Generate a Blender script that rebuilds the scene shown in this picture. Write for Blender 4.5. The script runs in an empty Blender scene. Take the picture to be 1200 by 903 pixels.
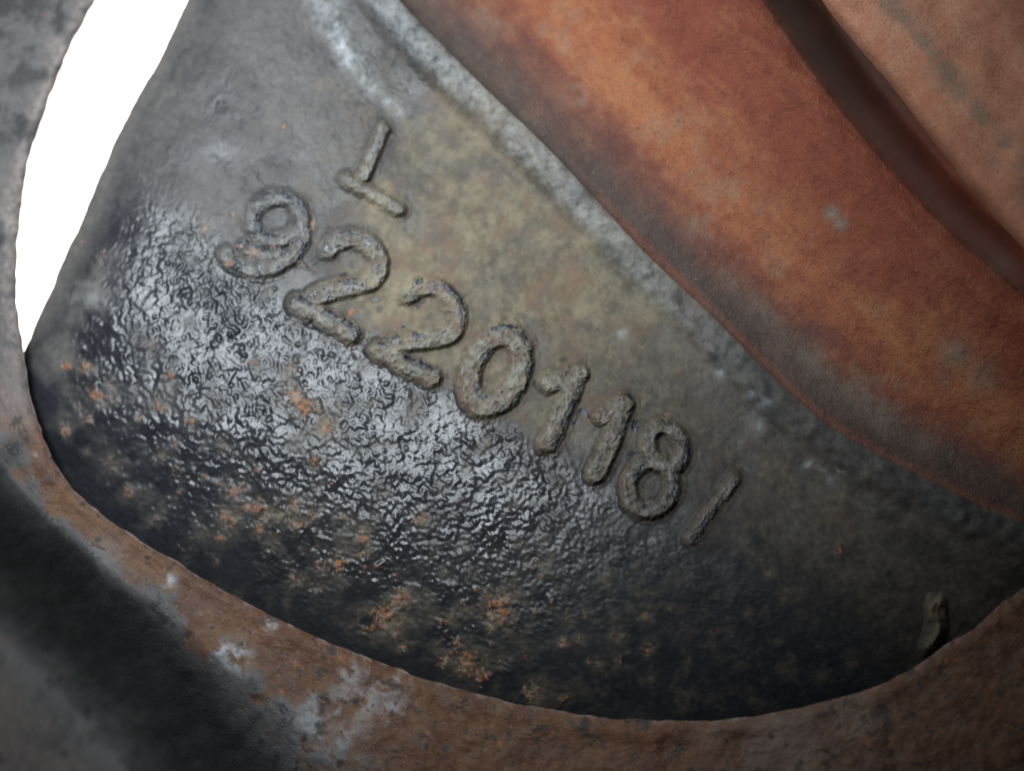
import bpy, math
import numpy as np
from mathutils import Vector

# ------------------------------------------------------------------ camera, world, lamps, exposure
S = 1e-4            # one drawing unit ("u") is a tenth of a millimetre; the view is about 120 mm wide
D = 2200.0          # camera height over the casting, in u
sc = bpy.context.scene
COL = sc.collection

cam_d = bpy.data.cameras.new('camera')
cam = bpy.data.objects.new('camera', cam_d); COL.objects.link(cam)
cam.location = (0, 0, D * S)
cam_d.sensor_width = 36.0
cam_d.lens = 36.0 * D / 1200.0
cam_d.clip_start = 0.005; cam_d.clip_end = 20.0
cam_d.dof.use_dof = True
cam_d.dof.focus_distance = (D - 30) * S
cam_d.dof.aperture_fstop = 13.0
sc.camera = cam

w = bpy.data.worlds.new('World'); sc.world = w; w.use_nodes = True
bg = w.node_tree.nodes['Background']
bg.inputs[0].default_value = (0.80, 0.90, 1.0, 1); bg.inputs[1].default_value = 0.026

def area(name, loc, target, size, power, color, spread=180):
    l = bpy.data.lights.new(name, 'AREA'); l.shape = 'RECTANGLE'
    l.size, l.size_y = size; l.energy = power; l.color = color; l.spread = math.radians(spread)
    o = bpy.data.objects.new(name, l); COL.objects.link(o)
    o.location = loc
    o.rotation_euler = (Vector(target) - Vector(loc)).to_track_quat('-Z', 'Y').to_euler()
    return o
# window-like soft light above the top left, and an added lamp, hidden under the plate, that brightens the white sheet
area('window_light', (-0.062, 0.076, 0.095), (-0.027, 0.034, 0.0), (0.085, 0.085), 0.100, (0.88, 0.95, 1.0), 70)
area('hidden_sheet_fill', (0.03, 0.0, -0.045), (-0.02, 0.0, -0.13), (0.09, 0.10), 1.7, (1.0, 0.985, 0.94))

sc.cycles.max_bounces = 4; sc.cycles.diffuse_bounces = 2; sc.cycles.glossy_bounces = 2
sc.view_settings.view_transform = 'Standard'
sc.view_settings.look = 'None'
sc.view_settings.exposure = 0.0
sc.view_settings.gamma = 1.0
sc.view_settings.use_curve_mapping = False

# ------------------------------------------------------------------ numeric helpers
X0, Y0, WX, WY = -400, -400, 2000, 1800

def sstep(a, b, x):
    t = np.clip((x - a) / (b - a), 0, 1)
    return t * t * (3 - 2 * t)

class Field:
    """A smooth random field over the casting, sampled with bilinear filtering."""
    def __init__(self, seed, wl, bw=0.35, step=2, kind='band', ax=1.0, ang=0.0, beta=1.3, lo=400.0):
        n, m = WY // step, WX // step
        r = np.random.RandomState(seed).standard_normal((n, m))
        fy = np.fft.fftfreq(n, step)[:, None]; fx = np.fft.rfftfreq(m, step)[None, :]
        c, s_ = math.cos(ang), math.sin(ang)
        a = (fx * c + fy * s_) * ax; b = -fx * s_ + fy * c     # stretched along ang when ax > 1
        f = np.sqrt(a * a + b * b) + 1e-9
        if kind == 'band':
            H = np.exp(-((f * wl - 1) / bw) ** 2)
        else:
            H = np.where(f < 1 / lo, 0, f ** -beta) * np.exp(-(f * wl * 0.6) ** 2)
        g = np.fft.irfft2(np.fft.rfft2(r) * H, s=(n, m))
        self.g = (g - g.mean()) / g.std(); self.step = step
    def __call__(self, x, y):
        return samp(self.g, x, y, self.step)

def samp(g, x, y, step):
    n, m = g.shape
    fx = np.clip((x - X0) / step, 0, m - 1.001); fy = np.clip((y - Y0) / step, 0, n - 1.001)
    i = fx.astype(np.int32); j = fy.astype(np.int32); u = fx - i; v = fy - j
    return (g[j, i] * (1 - u) + g[j, i + 1] * u) * (1 - v) + (g[j + 1, i] * (1 - u) + g[j + 1, i + 1] * u) * v

def curve(pts, step=3.0):
    p = np.array(pts, float)
    p = np.vstack([2 * p[0] - p[1], p, 2 * p[-1] - p[-2]])
    out = []
    for k in range(1, len(p) - 2):
        t = np.linspace(0, 1, 24, endpoint=False)[:, None]
        a, b, c, d = p[k - 1], p[k], p[k + 1], p[k + 2]
        out.append(0.5 * (2 * b + (c - a) * t + (2 * a - 5 * b + 4 * c - d) * t * t + (3 * b - a - 3 * c + d) * t ** 3))
    q = np.vstack(out + [p[-2:-1]])
    return resample(q, max(8, int(np.linalg.norm(np.diff(q, axis=0), axis=1).sum() / step)))

def resample(q, n):
    L = np.concatenate([[0], np.cumsum(np.linalg.norm(np.diff(q, axis=0), axis=1))])
    t = np.linspace(0, L[-1], n)
    return np.stack([np.interp(t, L, q[:, 0]), np.interp(t, L, q[:, 1])], 1)

def dist_field(c, step=6):
    """Signed distance to a curve (positive on its right-hand side as drawn) and the place along it."""
    gx = np.arange(X0, X0 + WX, step, float); gy = np.arange(Y0, Y0 + WY, step, float)
    d = np.empty((len(gy), len(gx))); s = np.empty_like(d)
    tan = np.gradient(c, axis=0)
    for j, y in enumerate(gy):
        dx = gx[:, None] - c[None, :, 0]; dy = y - c[None, :, 1]
        k = (dx * dx + dy * dy).argmin(1)
        vx = gx - c[k, 0]; vy = y - c[k, 1]
        d[j] = np.hypot(vx, vy) * np.sign(tan[k, 0] * vy - tan[k, 1] * vx + 1e-9); s[j] = k / len(c)
    return (lambda x, y: samp(d, x, y, step)), (lambda x, y: samp(s, x, y, step))

def blobs(x, y, lst):
    m = np.zeros_like(x)
    for b in lst:
        bx, by, r = b[:3]; k = b[3] if len(b) > 3 else 1.0
        m = np.maximum(m, k * np.exp(-((x - bx) ** 2 + (y - by) ** 2) / (r * r)))
    return m

def world(x, y, z):
    k = S * (D - z) / D
    return np.stack([(x - 600) * k, (451.5 - y) * k, z * S], -1)

def mesh_obj(name, co, quads, mat, parent=None, attrs=None, loc=(0, 0, 0), extra=None):
    me = bpy.data.meshes.new(name)
    co = np.asarray(co, np.float32).reshape(-1, 3) - np.array(loc, np.float32)
    quads = np.asarray(quads, np.int32).reshape(-1, 4)
    me.vertices.add(len(co)); me.vertices.foreach_set('co', co.ravel())
    me.loops.add(quads.size); me.loops.foreach_set('vertex_index', quads.ravel())
    me.polygons.add(len(quads))
    me.polygons.foreach_set('loop_start', np.arange(0, quads.size, 4, dtype=np.int32))
    me.polygons.foreach_set('use_smooth', np.ones(len(quads), bool))
    me.update(calc_edges=True)
    attrs = dict(attrs or {})
    if extra: attrs.update(extra)
    for k, v in attrs.items():
        a = me.attributes.new(k, 'FLOAT', 'POINT')
        v = np.asarray(v, np.float32).ravel(); vv = np.zeros(len(co), np.float32); vv[:len(v)] = v
        if len(v) < len(co): vv[len(v):] = float(v.mean())
        a.data.foreach_set('value', vv)
    me.materials.append(mat)
    o = bpy.data.objects.new(name, me); COL.objects.link(o)
    if parent: o.parent = parent
    return o

def grid_quads(n, m, off=0, flip=False):
    i = np.arange(n - 1)[:, None] * m + np.arange(m - 1)[None, :] + off
    q = np.stack([i, i + 1, i + m + 1, i + m], -1).reshape(-1, 4)
    return q[:, ::-1] if flip else q

def solid_patch(name, x, y, z, thick, mat, parent, attrs, loc, flip=False, under=0.0):
    """A sheet of metal: relief on top, sides and a plain underside thick u below."""
    n, m = x.shape
    top = world(x, y, z).reshape(-1, 3)
    Q = [grid_quads(n, m, 0, flip)]
    idx = np.arange(n * m).reshape(n, m)
    ring = np.concatenate([idx[0, :-1], idx[:-1, -1], idx[-1, :0:-1], idx[:0:-1, 0]])
    low = top[ring].copy(); low[:, 2] -= thick * S; low[:, :2] *= 1 + under * (1 - (ring % m) / (m - 1))[:, None]
    low = np.vstack([low, top[ring]])
    o1 = len(top); k = len(ring); a = np.arange(k); b = (a + 1) % k
    sk = np.stack([o1 + k + a, o1 + a, o1 + b, o1 + k + b], -1); k *= 2
    Q.append(sk[:, ::-1] if flip else sk)
    ci = np.unique(np.linspace(0, n - 1, 40).astype(int)); cj = np.unique(np.linspace(0, m - 1, 24).astype(int))
    bot = top.reshape(n, m, 3)[np.ix_(ci, cj)].copy(); bot[..., 2] -= thick * S; bot[..., :2] *= 1 + under * (1 - cj / (m - 1))[None, :, None]
    Q.append(grid_quads(len(ci), len(cj), o1 + k, not flip))
    return mesh_obj(name, np.vstack([top, low, bot.reshape(-1, 3)]), np.vstack(Q), mat, parent, attrs, loc, patina(x, y))

def patina(x, y):
    return dict(cloud=np.clip(0.5 + 0.125 * F_pat(x, y), 0, 1), mottle=np.clip(0.5 + 0.125 * F_pat2(x, y), 0, 1))

def lerp_patch(A, B, n, tt):
    A = resample(A, n); B = resample(B, n)
    t = np.asarray(tt)[None, :]
    return A[:, :1] * (1 - t) + B[:, :1] * t, A[:, 1:] * (1 - t) + B[:, 1:] * t

def empty(name, label, cat, loc):
    o = bpy.data.objects.new(name, None); COL.objects.link(o)
    o.location = loc; o.empty_display_size = 0.01
    o['label'] = label; o['category'] = cat
    return o

# ------------------------------------------------------------------ materials
class NT:
    def __init__(self, name):
        self.m = bpy.data.materials.new(name); self.m.use_nodes = True
        self.t = self.m.node_tree; self.n = self.t.nodes
        self.b = self.n['Principled BSDF']
        self.tc = self.n.new('ShaderNodeTexCoord').outputs['Object']
    def link(self, a, b): self.t.links.new(a, b)
    def put(self, sock, v):
        if hasattr(v, 'links'): self.link(v, sock)
        elif isinstance(v, tuple): sock.default_value = (*v, 1) if len(v) == 3 else v
        else: sock.default_value = v
    def attr(self, k):
        a = self.n.new('ShaderNodeAttribute'); a.attribute_name = k; return a.outputs['Fac']
    def noise(self, u, detail=3, rough=0.55, dist=0.0):
        a = self.n.new('ShaderNodeTexNoise'); self.link(self.tc, a.inputs['Vector'])
        a.inputs['Scale'].default_value = 1 / (u * S); a.inputs['Detail'].default_value = detail
        a.inputs['Roughness'].default_value = rough; a.inputs['Distortion'].default_value = dist
        return a.outputs['Fac']
    def math(self, op, a, b=0.0, c=0.0):
        o = self.n.new('ShaderNodeMath'); o.operation = op
        for k, v in enumerate((a, b, c)): self.put(o.inputs[k], v)
        return o.outputs[0]
    def remap(self, v, a, b, c=0.0, d=1.0):
        o = self.n.new('ShaderNodeMapRange'); o.interpolation_type = 'SMOOTHSTEP'
        for k, q in enumerate((v, a, b, c, d)): self.put(o.inputs[k], q)
        return o.outputs[0]
    def mix(self, f, a, b):
        o = self.n.new('ShaderNodeMix'); o.data_type = 'RGBA'
        self.put(o.inputs[0], f); self.put(o.inputs[6], a); self.put(o.inputs[7], b)
        return o.outputs[2]
    def mixf(self, f, a, b):
        o = self.n.new('ShaderNodeMix'); o.data_type = 'FLOAT'
        self.put(o.inputs[0], f); self.put(o.inputs[2], a); self.put(o.inputs[3], b)
        return o.outputs[0]
    def bump(self, h, dist_u, strength=1.0, nrm=None):
        o = self.n.new('ShaderNodeBump'); self.put(o.inputs['Height'], h)
        o.inputs['Distance'].default_value = dist_u * S; self.put(o.inputs['Strength'], strength)
        if nrm: self.link(nrm, o.inputs['Normal'])
        return o.outputs[0]
    def done(self, col, rough, nrm, spec=0.5, metal=0.0):
        self.put(self.b.inputs['Base Color'], col); self.put(self.b.inputs['Roughness'], rough)
        self.put(self.b.inputs['Specular IOR Level'], spec); self.put(self.b.inputs['Metallic'], metal)
        if nrm: self.link(nrm, self.b.inputs['Normal'])
        return self.m

def casting_material():
    t = NT('painted_casting')
    dust, rust, worn, rough = (t.attr(k) for k in ('dust', 'rust', 'worn', 'rough'))
    n1 = t.noise(8, 3, 0.65); n2 = t.attr('cloud'); n3 = t.noise(3.5, 1); n4 = t.attr('mottle')
    black = t.mix(n2, (0.008, 0.009, 0.012), (0.018, 0.020, 0.025))
    soil = t.mix(t.remap(n4, 0.25, 0.75), (0.104, 0.087, 0.060), (0.164, 0.138, 0.095))
    soil = t.mix(t.remap(n2, 0.48, 0.72, 0, 0.8), soil, (0.128, 0.088, 0.060))
    soil = t.mix(t.remap(n1, 0.55, 0.8, 0, 0.5), soil, (0.20, 0.178, 0.135))
    soil = t.mix(t.remap(n1, 0.38, 0.2, 0, 0.6), soil, (0.07, 0.065, 0.05))
    soil = t.mix(t.math('MULTIPLY', t.attr('grey'), 0.75), soil, t.mix(n4, (0.108, 0.103, 0.100), (0.160, 0.153, 0.148)))
    df = t.math('ADD', dust, t.math('MULTIPLY', t.math('SUBTRACT', n1, 0.5), t.math('MULTIPLY', t.math('MULTIPLY', dust, t.math('SUBTRACT', 1.0, dust)), 2.4)))
    df = t.math('MAXIMUM', t.math('MINIMUM', df, 1.0), 0.0)
    col = t.mix(df, black, soil)
    wf = t.math('MULTIPLY', worn, t.remap(n1, 0.3, 0.6, 0.35, 1.0))
    col = t.mix(wf, col, t.mix(n4, (0.21, 0.225, 0.235), (0.37, 0.385, 0.39)))
    rf = t.remap(t.math('ADD', rust, t.math('MULTIPLY', t.math('SUBTRACT', t.math('MULTIPLY_ADD', n3, 0.6, t.math('MULTIPLY', n1, 0.5)), 0.55), 2.2)), 0.40, 1.05)
    rf = t.math('MULTIPLY', rf, t.remap(rust, 0.05, 0.25))
    rc = t.mix(t.remap(n3, 0.35, 0.65), (0.105, 0.060, 0.040), (0.25, 0.105, 0.048))
    rc = t.mix(t.remap(n4, 0.42, 0.62, 0, 0.8), rc, (0.20, 0.15, 0.115))
    col = t.mix(rf, col, rc)
    rg = t.mixf(df, rough, 0.82); rg = t.mixf(wf, rg, 0.42); rg = t.mixf(rf, rg, 0.9)
    rg = t.math('ADD', rg, t.math('MULTIPLY', t.math('SUBTRACT', n3, 0.5), 0.16))
    nb = t.bump(n1, 0.9, t.mixf(df, 0.22, 0.6)); nb = t.bump(n3, 0.45, t.mixf(rf, 0.4, 1.0), nb)
    sp = t.mixf(df, t.remap(rough, 0.34, 0.62, 0.30, 0.09), 0.18)
    return t.done(col, rg, nb, sp)

def drum_material():
    t = NT('rusty_steel')
    orange, grime_shade, green, pale = (t.attr(k) for k in ('orange', 'grime_shade', 'green', 'pale'))
    n1 = t.noise(5, 3, 0.65); n3 = t.noise(2.4, 1)
    n2 = t.math('MULTIPLY_ADD', t.attr('cloud'), 0.45, t.math('MULTIPLY', t.attr('mottle'), 0.55))
    base = t.mix(t.remap(n2, 0.3, 0.7), (0.150, 0.036, 0.020), (0.188, 0.050, 0.026))
    org = t.mix(t.remap(n2, 0.3, 0.7), (0.235, 0.078, 0.032), (0.265, 0.104, 0.044))
    col = t.mix(orange, base, org)
    col = t.mix(pale, col, t.mix(t.remap(n2, 0.3, 0.7), (0.46, 0.195, 0.115), (0.52, 0.255, 0.160)))
    col = t.mix(green, col, t.mix(n1, (0.12, 0.115, 0.085), (0.20, 0.19, 0.15)))
    col = t.mix(grime_shade, col, t.mix(n2, (0.018, 0.015, 0.014), (0.068, 0.055, 0.046)))
    col = t.mix(t.remap(n1, 0.62, 0.85, 0, 0.55), col, (0.36, 0.27, 0.17))
    col = t.mix(t.remap(n1, 0.40, 0.18, 0, 0.25), col, (0.06, 0.03, 0.02))
    col = t.mix(t.remap(n3, 0.68, 0.84, 0, 0.5), col, (0.36, 0.26, 0.17))
    col = t.mix(t.remap(n3, 0.46, 0.22, 0, 0.55), col, (0.05, 0.026, 0.018))
    nb = t.bump(n1, 1.6, 0.35); nb = t.bump(n3, 1.6, 1.0, nb)
    return t.done(col, t.mixf(n3, 0.62, 0.85), nb, 0.25)

def ring_material():
    t = NT('scaled_iron')
    brown, dark, chalk, rust = (t.attr(k) for k in ('brown', 'dark', 'chalk', 'rust'))
    n1 = t.noise(7, 3, 0.65); n2 = t.attr('cloud'); n3 = t.noise(3, 1)
    grey = t.mix(n2, (0.070, 0.070, 0.072), (0.115, 0.113, 0.108))
    br = t.mix(t.math('ADD', t.remap(n2, 0.3, 0.7, 0, 0.5), t.remap(t.attr('mottle'), 0.25, 0.75, 0, 0.5)), (0.084, 0.036, 0.020), (0.160, 0.084, 0.046))
    br = t.mix(t.remap(n1, 0.35, 0.2, 0, 0.7), br, (0.05, 0.03, 0.022))
    col = t.mix(brown, grey, br)
    col = t.mix(chalk, col, t.mix(n1, (0.26, 0.27, 0.29), (0.50, 0.51, 0.52)))
    rf = t.remap(t.math('ADD', rust, t.math('MULTIPLY', t.math('SUBTRACT', n1, 0.5), 0.9)), 0.4, 0.7)
    col = t.mix(rf, col, t.mix(n3, (0.19, 0.075, 0.035), (0.30, 0.13, 0.06)))
    col = t.mix(dark, col, t.mix(n2, (0.016, 0.017, 0.018), (0.045, 0.046, 0.047)))
    col = t.mix(t.remap(n3, 0.64, 0.78, 0, 0.5), col, (0.30, 0.22, 0.15))
    col = t.mix(t.remap(n3, 0.36, 0.22, 0, 0.5), col, (0.025, 0.018, 0.014))
    nb = t.bump(n1, 1.4, 0.7); nb = t.bump(n3, 0.9, 0.8, nb)
    return t.done(col, t.mixf(n2, 0.55, 0.8), nb, 0.25)

M_CAST, M_DRUM, M_RING = casting_material(), drum_material(), ring_material()

# ------------------------------------------------------------------ outlines shared by the parts (u, photo-like axes)
RIDGE = curve([(300, -330), (345, -220), (395, -120), (430, -60), (468, 0), (520, 55), (570, 105), (640, 172), (700, 236), (760, 300),
               (830, 366), (900, 436), (960, 490), (1010, 522), (1080, 558), (1140, 588), (1200, 612), (1290, 638), (1400, 655), (1520, 668)])
RIM = curve([(330, -340), (262, -220), (190, -120), (113, 0), (80, 60), (60, 110), (40, 167), (28, 220), (21, 290), (19, 340), (24, 385), (29, 418),
             (34, 460), (43, 490), (60, 530), (73, 555), (100, 588), (141, 617), (178, 641), (228, 671), (268, 694), (309, 716), (356, 738),
             (399, 758), (447, 776), (487, 791), (534, 805), (568, 815), (615, 825), (655, 832), (700, 839), (760, 843), (830, 843),
             (880, 839), (930, 830), (995, 814), (1035, 800), (1085, 772), (1110, 754), (1139, 737), (1162, 717), (1190, 694),
             (1240, 664), (1310, 648), (1420, 652), (1540, 672)])
OUTL = curve([(330, -200), (275, -100), (220, 0), (187, 70), (167, 103), (133, 170), (112, 220), (97, 255), (78, 298), (57, 346), (40, 385), (26, 416),
              (8, 450), (4, 500), (20, 550), (60, 610), (110, 660), (190, 714), (300, 766), (420, 816), (540, 852), (680, 884),
              (830, 892), (960, 872), (1060, 838), (1140, 792), (1220, 745), (1310, 728), (1420, 728), (1520, 745)])
d_ridge, s_ridge = dist_field(RIDGE)
d_out, s_out = dist_field(OUTL)
d_rim, s_rim = dist_field(RIM)

F_peel = Field(1, 8.5, 0.8, 1); F_mod = Field(13, 30, kind='fbm', beta=1.1, lo=160); F_pit = Field(14, 9, 0.6, 1); F_peel3 = Field(12, 17, 0.7, 1); F_peel2 = Field(2, 24, 0.4, 2); F_cloud = Field(3, 14, kind='fbm', beta=1.5, lo=260)
F_fine = Field(4, 6, kind='fbm', beta=1.0, lo=60, step=1); F_blot = Field(5, 20, kind='fbm', beta=1.2, lo=120)
F_pat = Field(31, 12, kind='fbm', beta=1.45, lo=150); F_pat2 = Field(32, 5, kind='fbm', beta=1.25, lo=60, step=1)
F_wave = Field(6, 60, 0.5); F_streak = Field(7, 8, kind='fbm', beta=1.2, lo=200, ax=5.0, ang=math.radians(45))
F_edge = Field(8, 20, kind='fbm', beta=1.0, lo=90, step=1); F_big = Field(9, 60, kind='fbm', beta=1.6, lo=500)

def tilt(x, y): return 0.11 * (x - 600) + 0.29 * (y - 451)

def plate_base(x, y):
    """The smooth shape of the web: tilted, domed, rolled over at the outline, with a hollow and a bead along the drum."""
    d = np.abs(d_out(x, y)) * np.where(-d_out(x, y) > 0, 1, 0)
    low = sstep(330, 620, y + 0.15 * x)
    e = d_ridge(x, y)                                  # positive on the plate's side
    R = 105 + 205 * low; dep = 34 + 62 * low
    q = np.clip(1 - d / R, 0, 1)
    z = tilt(x, y) - dep * sstep(-30, 150, e) * (0.75 * q ** 2 + 0.25 * q ** 5)
    z += (6 + 9 * (1 - sstep(100, 420, y))) * np.exp(-(np.abs(e - 14) / 23) ** 4) - 3.5 * (1 - sstep(200, 450, y)) * np.exp(-((e - 48) / 13) ** 2) - 9 * np.exp(-((e - 85) / 55) ** 2)
    up = 1 - sstep(40, 210, y)
    z += up * 16 * (1 - sstep(50, 105, e))
    return z

def text_uv(x, y):
    return (x - 300) * .86 + (y - 280) * .51, (x - 300) * -.51 + (y - 280) * .86

def gloss_zone(x, y):
    u, v = text_uv(x, y)
    v = v + 9 * F_blot(x, y)
    g = sstep(22, 62, v + 26 * (1 - sstep(-60, 40, u)))
    return g * (1 - 0.75 * sstep(400, 600, u - 0.15 * (v - 80)))

def soil_map(x, y):
    u, v = text_uv(x, y); c = F_cloud(x, y); b = F_blot(x, y)
    thick = (1 - sstep(0, 60, v + 10 * b)) * sstep(30, 190, u - 0.25 * v + 12 * c)
    thin = (0.30 + 0.06 * c) * (1 - sstep(-60, 90, v + 8 * b)) + 0.04
    right = 0.10 * sstep(330, 560, u) * np.clip(0.6 + 0.4 * c + 0.5 * F_pat2(x, y), 0, 2.4)
    low = 0.10 * np.clip(b - 0.5, 0, 2)
    thick *= 1 - 0.86 * sstep(330, 610, u + 0.35 * v + 40 * c)  # thinner film to the right; also carries the light's falloff in the colour
    m = np.maximum(thick * (0.78 + 0.16 * c + 0.08 * b), np.maximum(thin, right) + low)
    m = np.maximum(m, 0.40 * blobs(x, y, [(q[0], q[1], q[2] * 1.8, (q[3] if len(q) > 3 else 1)) for q in RUST]) * np.clip(0.9 + 0.5 * b, 0, 1.5))
    d = -d_out(x, y)
    m = np.maximum(m, 0.55 * np.exp(-(d / 26) ** 2) * (1 - sstep(360, 440, y)))      # beige edge by the gap
    m = np.maximum(m, 0.40 * blobs(x, y, [(95, 345, 45), (70, 420, 35), (150, 520, 40, .6), (200, 450, 55, .5), (640, 660, 60, .35), (330, 640, 30, .8), (520, 690, 30, .8), (250, 615, 35, .7), (560, 700, 45, .8)]) * np.clip(0.8 + 0.5 * b, 0, 1.6))
    return np.clip(m, 0, 1)

RUST = [(345, 462, 16), (382, 500, 13), (362, 478, 13), (312, 600, 15, .8), (265, 607, 13, .7), (400, 660, 15, .8), (347, 680, 9), (452, 722, 20), (470, 702, 13), (432, 735, 13, .8),
        (588, 708, 17), (575, 722, 10), (520, 728, 11), (528, 752, 16), (548, 778, 18), (565, 792, 14), (620, 812, 17, .8), (660, 818, 10, .7),
        (282, 290, 8, .8), (297, 296, 8), (268, 307, 8, .7), (322, 290, 7, .8), (366, 262, 7), (352, 312, 9), (370, 313, 6, .8), (332, 150, 5, .8), (568, 522, 7, .8),
        (240, 268, 6, .8), (275, 252, 5), (96, 286, 8, .7), (120, 300, 9, .6), (100, 430, 10), (78, 428, 9, .8), (110, 460, 12, .7), (105, 490, 11, .9), (78, 505, 10, .8), (135, 545, 14, .8), (215, 640, 11, .7),
        (150, 575, 10, .7), (412, 366, 6), (345, 430, 8, .8), (370, 540, 7, .8), (485, 610, 7, .8), (495, 607, 6), (660, 752, 6, .9), (680, 750, 7, .8), (840, 740, 9, .5), (300, 425, 6, .7), (440, 470, 6, .6),
        (985, 645, 10, .55), (780, 487, 6, .6), (180, 610, 8, .6), (710, 700, 7, .7), (760, 760, 8, .7), (240, 560, 6, .7), (600, 300, 4, .7)]
_r = np.random.RandomState(77)
for _ in range(70):                     # small scattered spots over the lower part of the web
    _t = _r.rand(); _x = 90 + 640 * _t + _r.normal() * 25; _y = 470 + 310 * _t ** 0.8 + _r.normal() * 45
    RUST.append((_x, _y, _r.uniform(4, 11), _r.uniform(.45, .85)))
for _x, _y in [(300, 590), (420, 655), (455, 730), (540, 765), (330, 605), (120, 470)]:
    for _ in range(6): RUST.append((_x + _r.normal() * 22, _y + _r.normal() * 16, _r.uniform(5, 11), _r.uniform(.5, .9)))
WORN = [(375, -10, 16), (383, 10, 16), (392, 32, 16), (402, 52, 15), (414, 72, 14), (426, 90, 12, .8), (440, 106, 10, .7), (455, 118, 9, .5), (365, -40, 18), (470, 128, 10, .4),  # streak row: fillet wear plus its highlight, put into the colour
        (728, 392, 6, .9), (895, 470, 8, .7), (880, 462, 6, .6), (945, 545, 9, .7), (960, 550, 8, .6), (975, 560, 8, .5), (890, 500, 8, .5), (846, 436, 7, .8), (838, 430, 6, .7), (985, 548, 7, .8),
        (855, 745, 7, .25), (110, 350, 12, .35), (85, 350, 8, .35), (262, 128, 8, .4), (1105, 770, 5, .4), (1120, 640, 8, .15), (1020, 590, 8, .3), (840, 590, 5, .3), (470, 280, 4, .4)]

def plate_attrs(x, y):
    uu, vv = text_uv(x, y)
    grey = 1 - sstep(-20, 170, uu - 0.15 * vv + 14 * F_cloud(x, y))
    e = d_ridge(x, y); c = F_cloud(x, y); b = F_blot(x, y); f = F_fine(x, y)
    dust = soil_map(x, y)
    bead = np.exp(-np.where(e < 16, np.abs(e - 16) / 18, np.abs(e - 16) / 20) ** 4)
    along = 1 - sstep(180, 520, y)
    worn = bead * (0.25 * along + 0.07) * np.clip(0.8 + 0.30 * b, 0, 1.3)
    worn = np.maximum(worn, 0.66 * blobs(x, y, WORN) * np.clip(0.75 + 0.35 * b + 0.25 * f, 0, 1.4))
    dust = dust * (1 - 0.35 * bead)
    u, v = text_uv(x, y)
    specks = np.clip(F_edge(x, y) - 1.35 + 0.25 * b, 0, 1) * 3 * np.exp(-((v - 5) / 55) ** 2) * (1 - 0.8 * sstep(520, 640, u)) * sstep(-60, 20, u)      # flakes down to black
    dust = dust * (1 - np.clip(specks, 0, .95))
    dust = dust * (1 - 0.55 * sstep(0.4, 1.8, c) * sstep(500, 700, u))
    rust = blobs(x, y, RUST) * np.clip(0.85 + 0.3 * f + 0.2 * b, 0, 1.3)
    g = gloss_zone(x, y)
    rough = 0.42 - 0.145 * g + 0.03 * b + 0.03 * F_mod(x, y)
    rough += 0.05 * bead
    rough += 0.22 * sstep(640, 820, y) + 0.10 * sstep(460, 660, u)
    return dict(grey=np.clip(grey, 0, 1), dust=np.clip(dust, 0, 1), rust=np.clip(rust, 0, 1), worn=np.clip(worn, 0, 1), rough=np.clip(rough, 0.14, 0.9))

def plate_relief(x, y):
    g = gloss_zone(x, y); u, v = text_uv(x, y)
    d = -d_out(x, y)
    amp = 0.13 + 0.72 * g + 0.32 * (1 - sstep(40, 160, u))
    amp *= 0.35 + 0.65 * sstep(20, 150, d)
    p = F_peel(x, y)
    p = 0.55 * p + 0.80 * (np.sqrt(F_peel3(x, y) ** 2 + 0.25) - 0.9) + 0.35 * F_peel3(x + 37, y + 11) - 0.25 * np.clip(F_pit(x, y) - 1.3, 0, 2)
    amp = amp * np.clip(1.0 + 0.20 * F_mod(x, y), 0.5, 1.7)
    z = amp * (0.62 * p + 0.35 * F_peel2(x, y)) + 0.12 * F_fine(x, y) + 0.25 * F_wave(x, y)
    e = d_ridge(x, y)
    z += np.exp(-((e - 20) / 16) ** 2) * 0.7 * F_peel2(x, y)
    z += 0.28 * F_blot(x, y) * (1 - g)
    for px, py, r, h in [(258, 124, 7, -5), (265, 131, 9, 2.2), (284, 144, 4, -2.5), (305, 208, 4, -1.5), (252, 120, 6, 2)]:
        z += h * np.exp(-((x - px) ** 2 + (y - py) ** 2) / (r * r))
    rz = blobs(x, y, RUST)
    z += np.clip(rz, 0, 1) * (1.1 * F_fine(x, y) + 0.5)
    return z

# ------------------------------------------------------------------ white sheet behind
sheet_z = -0.105
me = bpy.data.meshes.new('background_sheet')
me.from_pydata([(-.9, -.9, sheet_z), (.9, -.9, sheet_z), (.9, .9, sheet_z), (-.9, .9, sheet_z)], [], [(0, 1, 2, 3)])
t = NT('white_paper'); nn = t.noise(400, 4)
me.materials.append(t.done(t.mix(nn, (0.83, 0.83, 0.82), (0.86, 0.86, 0.85)), 0.9, t.bump(nn, 1, .2)))
sheet = bpy.data.objects.new('background_sheet', me); COL.objects.link(sheet)
sheet['kind'] = 'structure'

# ------------------------------------------------------------------ the painted casting with its raised number
BASE = (0.0, 0.0, -0.02)
casting = empty('iron_casting', 'black painted iron casting with raised part number and brownish dust film', 'casting', BASE)
n = 1150
tt = np.linspace(0, 1, 430)
x, y = lerp_patch(OUTL, RIDGE, n, tt)
edge = (1 - tt[None, :]) ** 8
nx = F_edge(x[:, :1], y[:, :1])
x = x + edge * nx * 0.35; y = y + edge * np.roll(nx, 40, 0) * 0.2
z = plate_base(x, y) + plate_relief(x, y)
solid_patch('web_plate', x, y, z, 55, M_CAST, casting, plate_attrs(x, y), BASE, flip=True)

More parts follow.
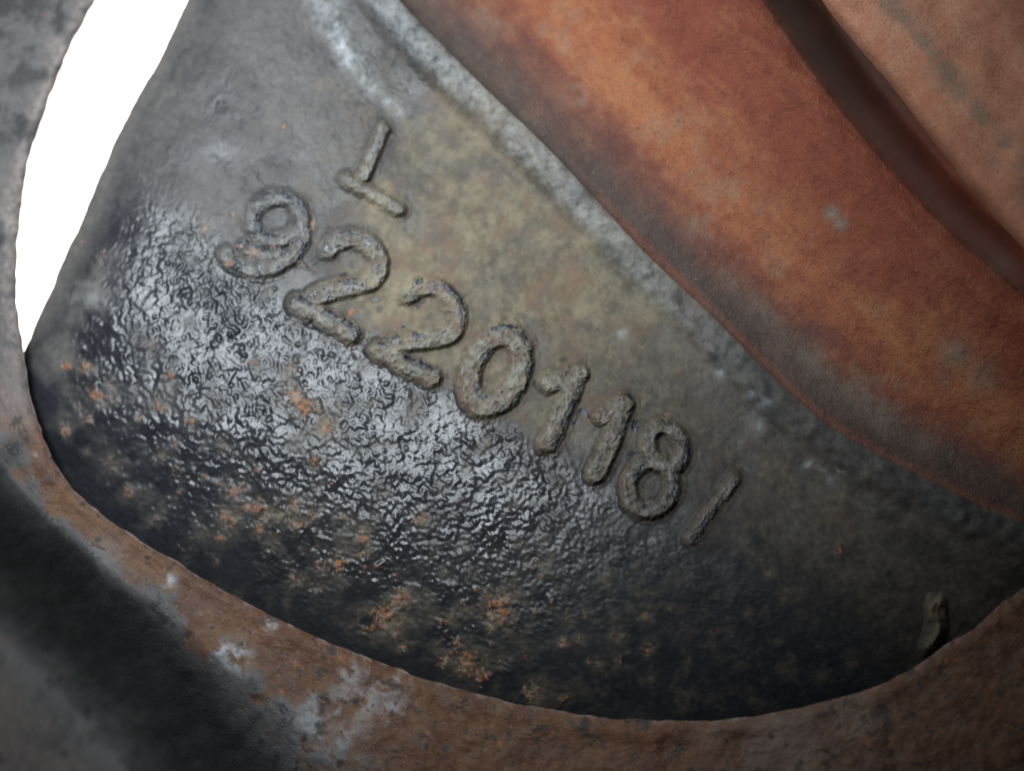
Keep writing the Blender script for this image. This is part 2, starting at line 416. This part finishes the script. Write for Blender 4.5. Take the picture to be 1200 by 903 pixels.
# raised characters: each a stroke drawing, (list of strokes, half width, height)
def arc(cx, cy, a, b, rot, t0, t1, k=26):
    t = np.radians(np.linspace(t0, t1, k)); c, s_ = math.cos(math.radians(rot)), math.sin(math.radians(rot))
    return np.stack([cx + a * np.cos(t) * c - b * np.sin(t) * s_, cy + a * np.cos(t) * s_ + b * np.sin(t) * c], 1)

CHARS = [
    ('raised_letter', 'raised letter L', [curve([(450, 152), (438, 178), (426, 205)], 2), curve([(407, 211), (436, 227), (467, 245)], 2)], 6.6, 17, {}),
    ('raised_digit', 'raised digit 9, the first of the number', [arc(325, 257, 29, 25, -20, 0, 360, 44), curve([(354, 258), (355, 280), (342, 301), (321, 313), (298, 316), (279, 309), (266, 299)], 2), curve([(288, 290), (306, 297), (328, 297)], 2)], 7.2, 15, {'rough': 1}),
    ('raised_digit', 'raised digit 2 next to the 9', [curve([(385, 293), (396, 284), (416, 280), (436, 289), (445, 307), (440, 324), (422, 334), (396, 340), (370, 348)], 2), curve([(350, 356), (384, 374), (414, 391)], 2)], 9.2, 16, {}),
    ('raised_digit', 'raised digit 2 next to the 0', [curve([(479, 346), (492, 337), (512, 337), (530, 351), (537, 370), (531, 388), (512, 396), (486, 399), (462, 403)], 2), curve([(445, 411), (478, 428), (508, 442)], 2)], 9.2, 16, {}),
    ('raised_digit', 'raised digit 0', [arc(581, 434, 44, 28, -66, 0, 360, 60)], 11.5, 16, {}),
    ('raised_digit', 'raised digit 1 next to the 0', [curve([(674, 444), (662, 476), (643, 518)], 2), curve([(678, 438), (662, 443), (645, 449)], 2)], 10.5, 15, {}),
    ('raised_digit', 'raised digit 1 next to the 8', [curve([(730, 476), (718, 512), (699, 554)], 2), curve([(732, 472), (720, 478), (708, 486)], 2)], 10.0, 15, {}),
    ('raised_digit', 'raised digit 8', [arc(780, 523, 25, 19, 60, 0, 360, 40), arc(763, 569, 30, 25, -70, 0, 360, 40)], 7.6, 16, {}),
    ('raised_stroke', 'faint raised slanting stroke after the 8', [curve([(861, 560), (842, 588), (810, 630)], 2)], 5.5, 11, {}),
]
Fd = Field(21, 7, kind='fbm', beta=0.9, lo=40, step=1)
for ci, (nm, lab, strokes, hw, H, opt) in enumerate(CHARS):
    P = np.vstack(strokes); pad = 26; st = 0.75
    gx = np.arange(P[:, 0].min() - pad, P[:, 0].max() + pad, st); gy = np.arange(P[:, 1].min() - pad, P[:, 1].max() + pad, st)
    x, y = np.meshgrid(gx, gy)
    wx = x + 0.4 * F_edge(x, y) + 0.25 * Fd(x, y); wy = y + 0.4 * F_edge(y * 0.9 + 50, x * 0.9) + 0.25 * Fd(y, x)
    sd = np.full(x.shape, 1e9)
    for q in strokes:
        q = resample(q, max(6, int(np.linalg.norm(np.diff(q, axis=0), axis=1).sum() / 1.5)))
        for a in range(0, len(q), 16):
            d = np.sqrt((wx[..., None] - q[a:a + 16, 0]) ** 2 + (wy[..., None] - q[a:a + 16, 1]) ** 2).min(-1)
            sd = np.minimum(sd, d)
    sd = sd - hw - 1.8
    gyy, gxx = np.gradient(sd, st); k_ = sstep(-0.6, 0.5, gxx * 0.85 + gyy * 0.25)      # worn flush on the left, crisp on the right
    prof = 1 - sstep(-5.5 + 1.5 * k_, 7.5 - 4.5 * k_, sd)
    foot = 0.22 * (1 - sstep(-4, 13, sd)) ** 1.5
    hh = H * 0.58 * (1 if not opt else 1 - 0.5 * np.exp(-((x - 303) ** 2 + (y - 290) ** 2) / 330) - 0.35 * (1 - sstep(285, 325, x)))
    z = plate_base(x, y) + plate_relief(x, y) * (1 - 0.6 * prof) + hh * (prof * 0.85 + foot) - 1.6 * sstep(6.5, 14, sd)
    z += prof * (0.25 * F_peel(x, y) + 0.55 * Fd(x, y) + 0.30 * F_peel2(x, y) - 1.2 * np.clip(F_pit(x, y) - 1.2, 0, 2))
    A = plate_attrs(x, y)
    u, v = text_uv(x, y)
    side = np.gradient(sd, axis=1) / st * 0.8 - np.gradient(sd, axis=0) / st * 0.35         # right and upper sides were knocked
    chip = 1.6 * np.exp(-((sd + 3.5 + 0.9 * Fd(x, y)) / 2.8) ** 2) * sstep(-0.1, 0.5, side + 0.2 * Fd(x, y)) * sstep(0.0, 0.5, F_edge(x, y) + 0.6 * Fd(x, y) + 0.3)
    if nm == 'raised_letter': chip *= 0.25
    film = 0.50 + 0.40 * sstep(-20, 160, u)
    A['dust'] = np.where(sd < 6, np.maximum(A['dust'], film * (1 - 0.4 * sstep(330, 620, u)) * (0.85 + 0.10 * Fd(x, y)) * (1 - sstep(0, 7, sd))), A['dust'])  # film on the characters thins rightwards too, with the same light falloff
    if nm != 'raised_letter':
        shiny = sstep(0.5, 1.1, F_peel2(x, y) + 0.3 * Fd(x, y)) * prof * (1 - sstep(170, 330, u))
        A['dust'] *= 1 - 0.65 * shiny; A['rough'] = A['rough'] * (1 - shiny) + 0.2 * shiny
    A['worn'] = np.maximum(A['worn'], 0.20 * sstep(0.75, 1.0, prof) * np.clip(0.6 + 0.5 * Fd(x, y), 0, 1.5))
    A['dust'] = np.clip(A['dust'] * (1 - 0.98 * np.clip(chip, 0, 1)), 0, 1)
    chip = np.clip(chip, 0, 1); z -= 2.4 * chip
    A['rough'] = A['rough'] * (1 - chip) + 0.5 * chip
    keep = sd < 15
    n_, m_ = x.shape
    kq = keep[:-1, :-1] & keep[1:, :-1] & keep[:-1, 1:] & keep[1:, 1:]
    q = grid_quads(n_, m_, 0, True)[kq.ravel()]
    used = np.unique(q); remap = np.full(n_ * m_, -1); remap[used] = np.arange(len(used))
    o = mesh_obj(nm, world(x, y, z).reshape(-1, 3)[used], remap[q], M_CAST, casting, {k: a.ravel()[used] for k, a in {**A, **patina(x, y)}.items()}, BASE)
    o['label'] = lab

# chipped lump near the right end of the web
def lump(name, pts, hw, H, lab=None):
    q = curve(pts, 2); pad = 22
    x, y = np.meshgrid(np.arange(q[:, 0].min() - pad, q[:, 0].max() + pad, 1.2), np.arange(q[:, 1].min() - pad, q[:, 1].max() + pad, 1.2))
    wx = x + 1.4 * F_edge(x, y); wy = y + 1.4 * F_edge(y, x)
    sd = np.sqrt((wx[..., None] - q[:, 0]) ** 2 + (wy[..., None] - q[:, 1]) ** 2).min(-1) - hw
    prof = 1 - sstep(-8, 7, sd)
    z = plate_base(x, y) + H * prof - 3 * sstep(3, 12, sd) + prof * (1.2 * F_peel2(x, y) + 0.6 * Fd(x, y))
    A = plate_attrs(x, y); A['dust'] = np.clip(A['dust'] + 0.55 * prof * (0.7 + 0.4 * F_blot(x, y)), 0, 1)
    o = mesh_obj(name, world(x, y, z), grid_quads(*x.shape, 0, True), M_CAST, casting, A, BASE, patina(x, y))
    if lab: o['label'] = lab
lump('casting_lump', [(1097, 708), (1098, 728), (1090, 755)], 10, 10, 'small chipped grey lump near the corner')

# ------------------------------------------------------------------ rusty drum beside it
DB = (0.05, 0.03, -0.03)
drum = empty('rusty_drum', 'orange and red rusted round body curving along the casting', 'drum', DB)
SEAM = RIDGE
BROW = curve([(690, -340), (770, -220), (838, -120), (903, 0), (945, 62), (985, 118), (1035, 180), (1085, 235), (1130, 280), (1175, 318), (1230, 365), (1320, 425), (1420, 480), (1560, 530)])
LIP = curve([(760, -340), (838, -220), (900, -110), (963, 0), (1000, 48), (1040, 95), (1075, 140), (1110, 186), (1150, 236), (1190, 281), (1240, 330), (1330, 395), (1430, 445), (1570, 490)])
tt = np.concatenate([np.linspace(-0.05, 1.0, 330), np.linspace(1.0, 1.24, 60)[1:]])
x, y = lerp_patch(SEAM, BROW, 720, tt)
T = np.broadcast_to(tt[None, :], x.shape)
up = np.clip(T, 0, 1)
zz = tilt(x, y) - 14 + 62 * sstep(0.0, 0.95, up) * up ** 0.35 - 0 * T
zz += 10 * np.exp(-((up - 0.90) / 0.08) ** 2)
zz -= 230 * sstep(0.97, 1.16, T)
zz += 0.35 * F_fine(x, y) + 0.35 * F_streak(x, y) + 0.6 * F_wave(x, y)
c = F_cloud(x, y); st_ = F_streak(x, y); b = F_blot(x, y); g = F_big(x, y)
orange = np.clip(sstep(0.12, 0.42, T + 0.03 * c) * (1 - sstep(0.38, 0.74, T + 0.03 * c)) * 0.85 + 0.17 * st_ + 0.06 * b + 0.08 * F_fine(x, y), 0, 1)
orange *= 1 - 0.45 * sstep(520, 820, x + 0.6 * y - 350) * sstep(0.5, 1.2, c + 0.6)
orange = np.maximum(orange, blobs(x, y, [(1090, 370, 40, .7), (960, 300, 40, .5), (1190, 320, 30, .3), (850, 190, 40, .4)]) * np.clip(.8 + .4 * b, 0, 1.3))
grime_shade = np.clip((1 - sstep(0.02, 0.38, T + 0.015 * c + 0.012 * b + 0.012 * st_)) * 0.95, 0, 1)  # grime along the seam together with the seam's shade, in one mask
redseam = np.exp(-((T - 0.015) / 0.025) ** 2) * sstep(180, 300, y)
grime_shade = grime_shade * (1 - 0.42 * redseam)
grime_shade = np.maximum(grime_shade, 0.85 * blobs(x, y, [(1110, 545, 42), (1050, 510, 38, .8), (1160, 565, 40), (1000, 470, 30, .5), (1210, 590, 40)]) * np.clip(.9 + .2 * c, 0, 1.1))
grime_shade = np.maximum(grime_shade, sstep(0.93, 1.03, T) * (0.80 - 0.45 * sstep(60, 240, y)))  # groove darkened: its shade put into the colour, deepest at the top
green = np.clip((np.exp(-((T - 0.22) / 0.13) ** 2) * 0.6 + 0.35 * np.exp(-((T - 0.45) / 0.1) ** 2)) * 0.6 * sstep(0.0, 2.2, b + 0.7 * c) + 0.5 * np.exp(-((T - .14) / .07) ** 2) * sstep(300, 380, y) * (1 - sstep(520, 600, y)), 0, 0.85)
green = np.maximum(green, .8 * blobs(x, y, [(975, 250, 9), (985, 262, 8), (1120, 415, 18, .7), (1150, 440, 20, .5), (940, 415, 24, .7), (1175, 310, 12, .8), (855, 355, 25, .6)]))
solid_patch('drum_shell', x, y, zz, 40, M_DRUM, drum, dict(orange=orange, grime_shade=grime_shade, green=green, pale=0 * T), DB, flip=True)
# the raised flange beyond the groove, nearer the camera
FAR = curve([(1250, -340), (1300, -200), (1380, -80), (1450, 20), (1520, 90), (1590, 160), (1690, 260)])
tt = np.linspace(0, 1, 190) ** 1.4
x, y = lerp_patch(LIP, FAR, 520, tt)
lp = resample(LIP, 520); e = np.hypot(x - lp[:, :1], y - lp[:, 1:])
zz = tilt(x, y) + 150 + 30 * (1 - np.exp(-e / 9)) + 0.10 * e - 30 * np.exp(-((e - 120) / 40) ** 2) * 0.25 + 1.0 * F_wave(x, y) + 0.2 * F_streak(x, y)
band = np.exp(-((e - (62 - 0.04 * (y - 100))) / 18) ** 2) * np.clip(0.35 + 0.7 * F_blot(x, y) + .3 * F_cloud(x, y), 0, 1)
pale = np.clip(0.85 + 0.12 * F_cloud(x, y) - 0.25 * sstep(200, 330, y), 0, 1)
solid_patch('drum_flange', x, y, zz, 60, M_DRUM, drum, dict(orange=0.3 + 0 * e, grime_shade=0.03 + 0 * e, green=np.clip(0.6 * band, 0, 1), pale=pale), DB, flip=True, under=0.09)

# ------------------------------------------------------------------ the iron ring round the casting
RB = (-0.03, -0.03, -0.03)
ring = empty('iron_ring', 'grey and brown scaled iron ring round the lower edge of the casting', 'ring', RB)
BEND = curve([(100, -460), (10, -330), (-60, -200), (-120, -60), (-130, 80), (-140, 220), (-130, 340), (-90, 430), (-40, 500), (0, 548), (60, 622), (120, 690), (185, 762), (235, 830), (285, 905), (360, 1010),
              (480, 1100), (650, 1150), (850, 1170), (1050, 1150), (1250, 1080), (1400, 980), (1560, 860)])
# pair the two curves by place so that the strip runs straight across the ring
rim = resample(RIM, 1000)
bd = resample(BEND, 4000)
key_r = np.array([0, .115, .18, .28, .33, .40, .50, .60, .75, .88, 1.0]); 
def near(cv, p): return ((cv - np.array(p)) ** 2).sum(1).argmin() / (len(cv) - 1)
pairs = [(0, 0), (near(rim, (113, 0)), near(bd, (-125, -20))), (near(rim, (24, 385)), near(bd, (-110, 390))), (near(rim, (43, 490)), near(bd, (-40, 500))), (near(rim, (100, 588)), near(bd, (35, 592))),
         (near(rim, (228, 671)), near(bd, (120, 690))), (near(rim, (356, 738)), near(bd, (230, 822))), (near(rim, (487, 791)), near(bd, (370, 1020))), (near(rim, (700, 839)), near(bd, (680, 1154))),
         (near(rim, (995, 814)), near(bd, (1050, 1150))), (1, 1)]
sr = np.linspace(0, 1, 1000)
sb = np.interp(sr, [p[0] for p in pairs], [p[1] for p in pairs])
ker = np.ones(61) / 61; sb = np.convolve(np.pad(sb, 30, mode='reflect', reflect_type='odd'), ker, 'valid')
sb = np.clip(sb, 0, 1); kk = sb * (len(bd) - 1)
bd2 = np.stack([np.interp(kk, np.arange(len(bd)), bd[:, 0]), np.interp(kk, np.arange(len(bd)), bd[:, 1])], 1)
def strip(tt):
    t_ = np.asarray(tt)[None, :]
    return rim[:, :1] * (1 - t_) + bd2[:, :1] * t_, rim[:, 1:] * (1 - t_) + bd2[:, 1:] * t_
# across: the lip (T 0..1), then the channel wall and the dull outer shell (E 0..520 outwards)
tang = np.gradient(bd2, axis=0); tang /= np.linalg.norm(tang, axis=1)[:, None] + 1e-9
nrm = np.stack([-tang[:, 1], tang[:, 0]], 1)
ker = np.ones(121) / 121
nrm = np.stack([np.convolve(np.pad(nrm[:, k], 60, mode='edge'), ker, 'valid') for k in (0, 1)], 1)
NL = 230
tl = np.linspace(0, 1, NL) ** 1.15; el = np.linspace(0, 520, 150)[1:]
xl, yl = strip(tl)
x = np.hstack([xl, bd2[:, :1] + nrm[:, :1] * el]); y = np.hstack([yl, bd2[:, 1:] + nrm[:, 1:] * el])
T = np.broadcast_to(np.concatenate([tl, np.ones(len(el))])[None, :], x.shape)
E = np.broadcast_to(np.concatenate([np.zeros(NL), el])[None, :], x.shape)
nx = F_edge(x[:, :1], y[:, :1]); fade = (1 - T) ** 10
x = x + fade * nx * 0.7; y = y + fade * np.roll(nx, 31, 0) * 0.7
e = np.hypot(x - rim[:, :1], y - rim[:, 1:])
leftw = 1 - sstep(330, 560, np.broadcast_to(bd2[:, :1], x.shape))
leftw = np.minimum(leftw, 1)
z = tilt(x, y)
z = z - 12 - 7 * np.exp(-e / 5.0) + 3 * np.exp(-((e - 12) / 12) ** 2)
wdt = np.hypot(bd2[:, :1] - rim[:, :1], bd2[:, 1:] - rim[:, 1:]); wo = T * wdt + E
z -= leftw * (330 * sstep(0.30, 1.0, wo / (wdt + 130)) - 110 * sstep(0, 240, wo - wdt - 60)) + (1 - leftw) * 25 * wo / wdt
z -= 0.10 * np.clip(E - 150, 0, 900)
z += 0.4 * F_fine(x, y) + 0.6 * F_wave(x, y) + 0.3 * F_peel2(x, y) + 0.5 * F_blot(x, y)
c = F_cloud(x, y); b = F_blot(x, y); f = F_fine(x, y)
topl = 1 - sstep(400, 500, y)
brown = np.clip((1 - topl) * (1 - 0.97 * leftw * sstep(0.42, 0.66, T + 0.12 * b + 0.05 * c)) * (0.95 + 0.1 * c), 0, 1)
brown = np.maximum(brown, topl * np.clip(np.exp(-((e + 7 * b) / 24) ** 2) * (0.5 + .25 * f), 0, 1))
brown = np.maximum(brown, 0.22 * sstep(100, 200, E))

dark = topl * sstep(-0.2, 0.75, 0.42 + 0.30 * c + 0.25 * b + 0.22 * f) * sstep(14, 44, e + 9 * b + 4 * f) * 0.88
dk = sstep(0.62, 0.98, T + 0.06 * b + 0.03 * c) * 0.84 - 0.78 * sstep(25, 170, E + 16 * c + 10 * b)  # dark band past the bend: channel shade put into the colour
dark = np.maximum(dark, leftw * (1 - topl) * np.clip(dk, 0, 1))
dark = np.maximum(dark, (1 - topl) * 0.75 * sstep(0.9, 1.9, F_pat2(x, y) + 0.35 * c))
dark = np.maximum(dark, blobs(x, y, [(15, 525, 13), (5, 545, 16), (30, 515, 8, .8)]) * np.clip(0.9 + .4 * b, 0, 1.2))
dark = np.maximum(dark, 0.5 * blobs(x, y, [(115, 862, 16), (60, 866, 14), (40, 790, 20, .5), (80, 790, 16, .4)]))
chalk = 0.9 * blobs(x, y, [(198, 680, 8), (275, 768, 16), (262, 762, 10), (232, 728, 9, .8), (318, 730, 9, .7), (43, 528, 5), (380, 850, 40, .6), (450, 800, 25, .5), (420, 820, 30, .5), (460, 830, 20, .5), (410, 790, 14, .6), (50, 45, 10, .25), (20, 110, 30, .18), (5, 160, 20, .18)]) * np.clip(0.45 + 0.5 * b + 0.5 * f, 0, 1.2)
chalk = np.maximum(chalk, 0.22 * blobs(x, y, [(360, 880, 50), (20, 470, 45), (930, 880, 60, .6), (1000, 840, 45, .6), (120, 650, 25, .7)]))
rust = blobs(x, y, [(350, 783, 7), (498, 860, 10, .8), (530, 838, 6, .8), (586, 870, 5), (298, 740, 6, .7), (330, 810, 10, .6), (450, 840, 9, .6), (1115, 775, 16, .6), (1015, 868, 8, .7), (25, 260, 5, .6), (52, 18, 4, .7), (640, 860, 30, .4), (700, 880, 30, .35), (560, 850, 30, .4), (400, 770, 12, .6)])
chalk = np.maximum(chalk, (1 - topl) * 0.22 * np.exp(-(e / 4) ** 2) * np.clip(.6 + .6 * f, 0, 1.5))
chalk = np.maximum(chalk, topl * 0.26 * np.exp(-((e + 7 * b) / 24) ** 2) * np.clip(.8 + .5 * f, 0, 1.5))
rust = np.maximum(rust, (1 - topl) * 0.55 * np.exp(-((e - 5) / 6) ** 2) * np.clip(.4 + .4 * f, 0, 1))
rust = np.maximum(rust, 0.42 * (1 - topl) * sstep(0.5, 1.7, f + .3 * b))
RA = dict(brown=brown, dark=np.clip(dark, 0, 1), chalk=np.clip(chalk, 0, 1), rust=np.clip(rust, 0, 1))
solid_patch('ring_lip', x[:, :NL], y[:, :NL], z[:, :NL], 45, M_RING, ring, {k: v[:, :NL] for k, v in RA.items()}, RB, under=0.07)
q = NL - 1
solid_patch('ring_shell', x[:, q:], y[:, q:], z[:, q:], 45, M_RING, ring, {k: v[:, q:] for k, v in RA.items()}, RB)
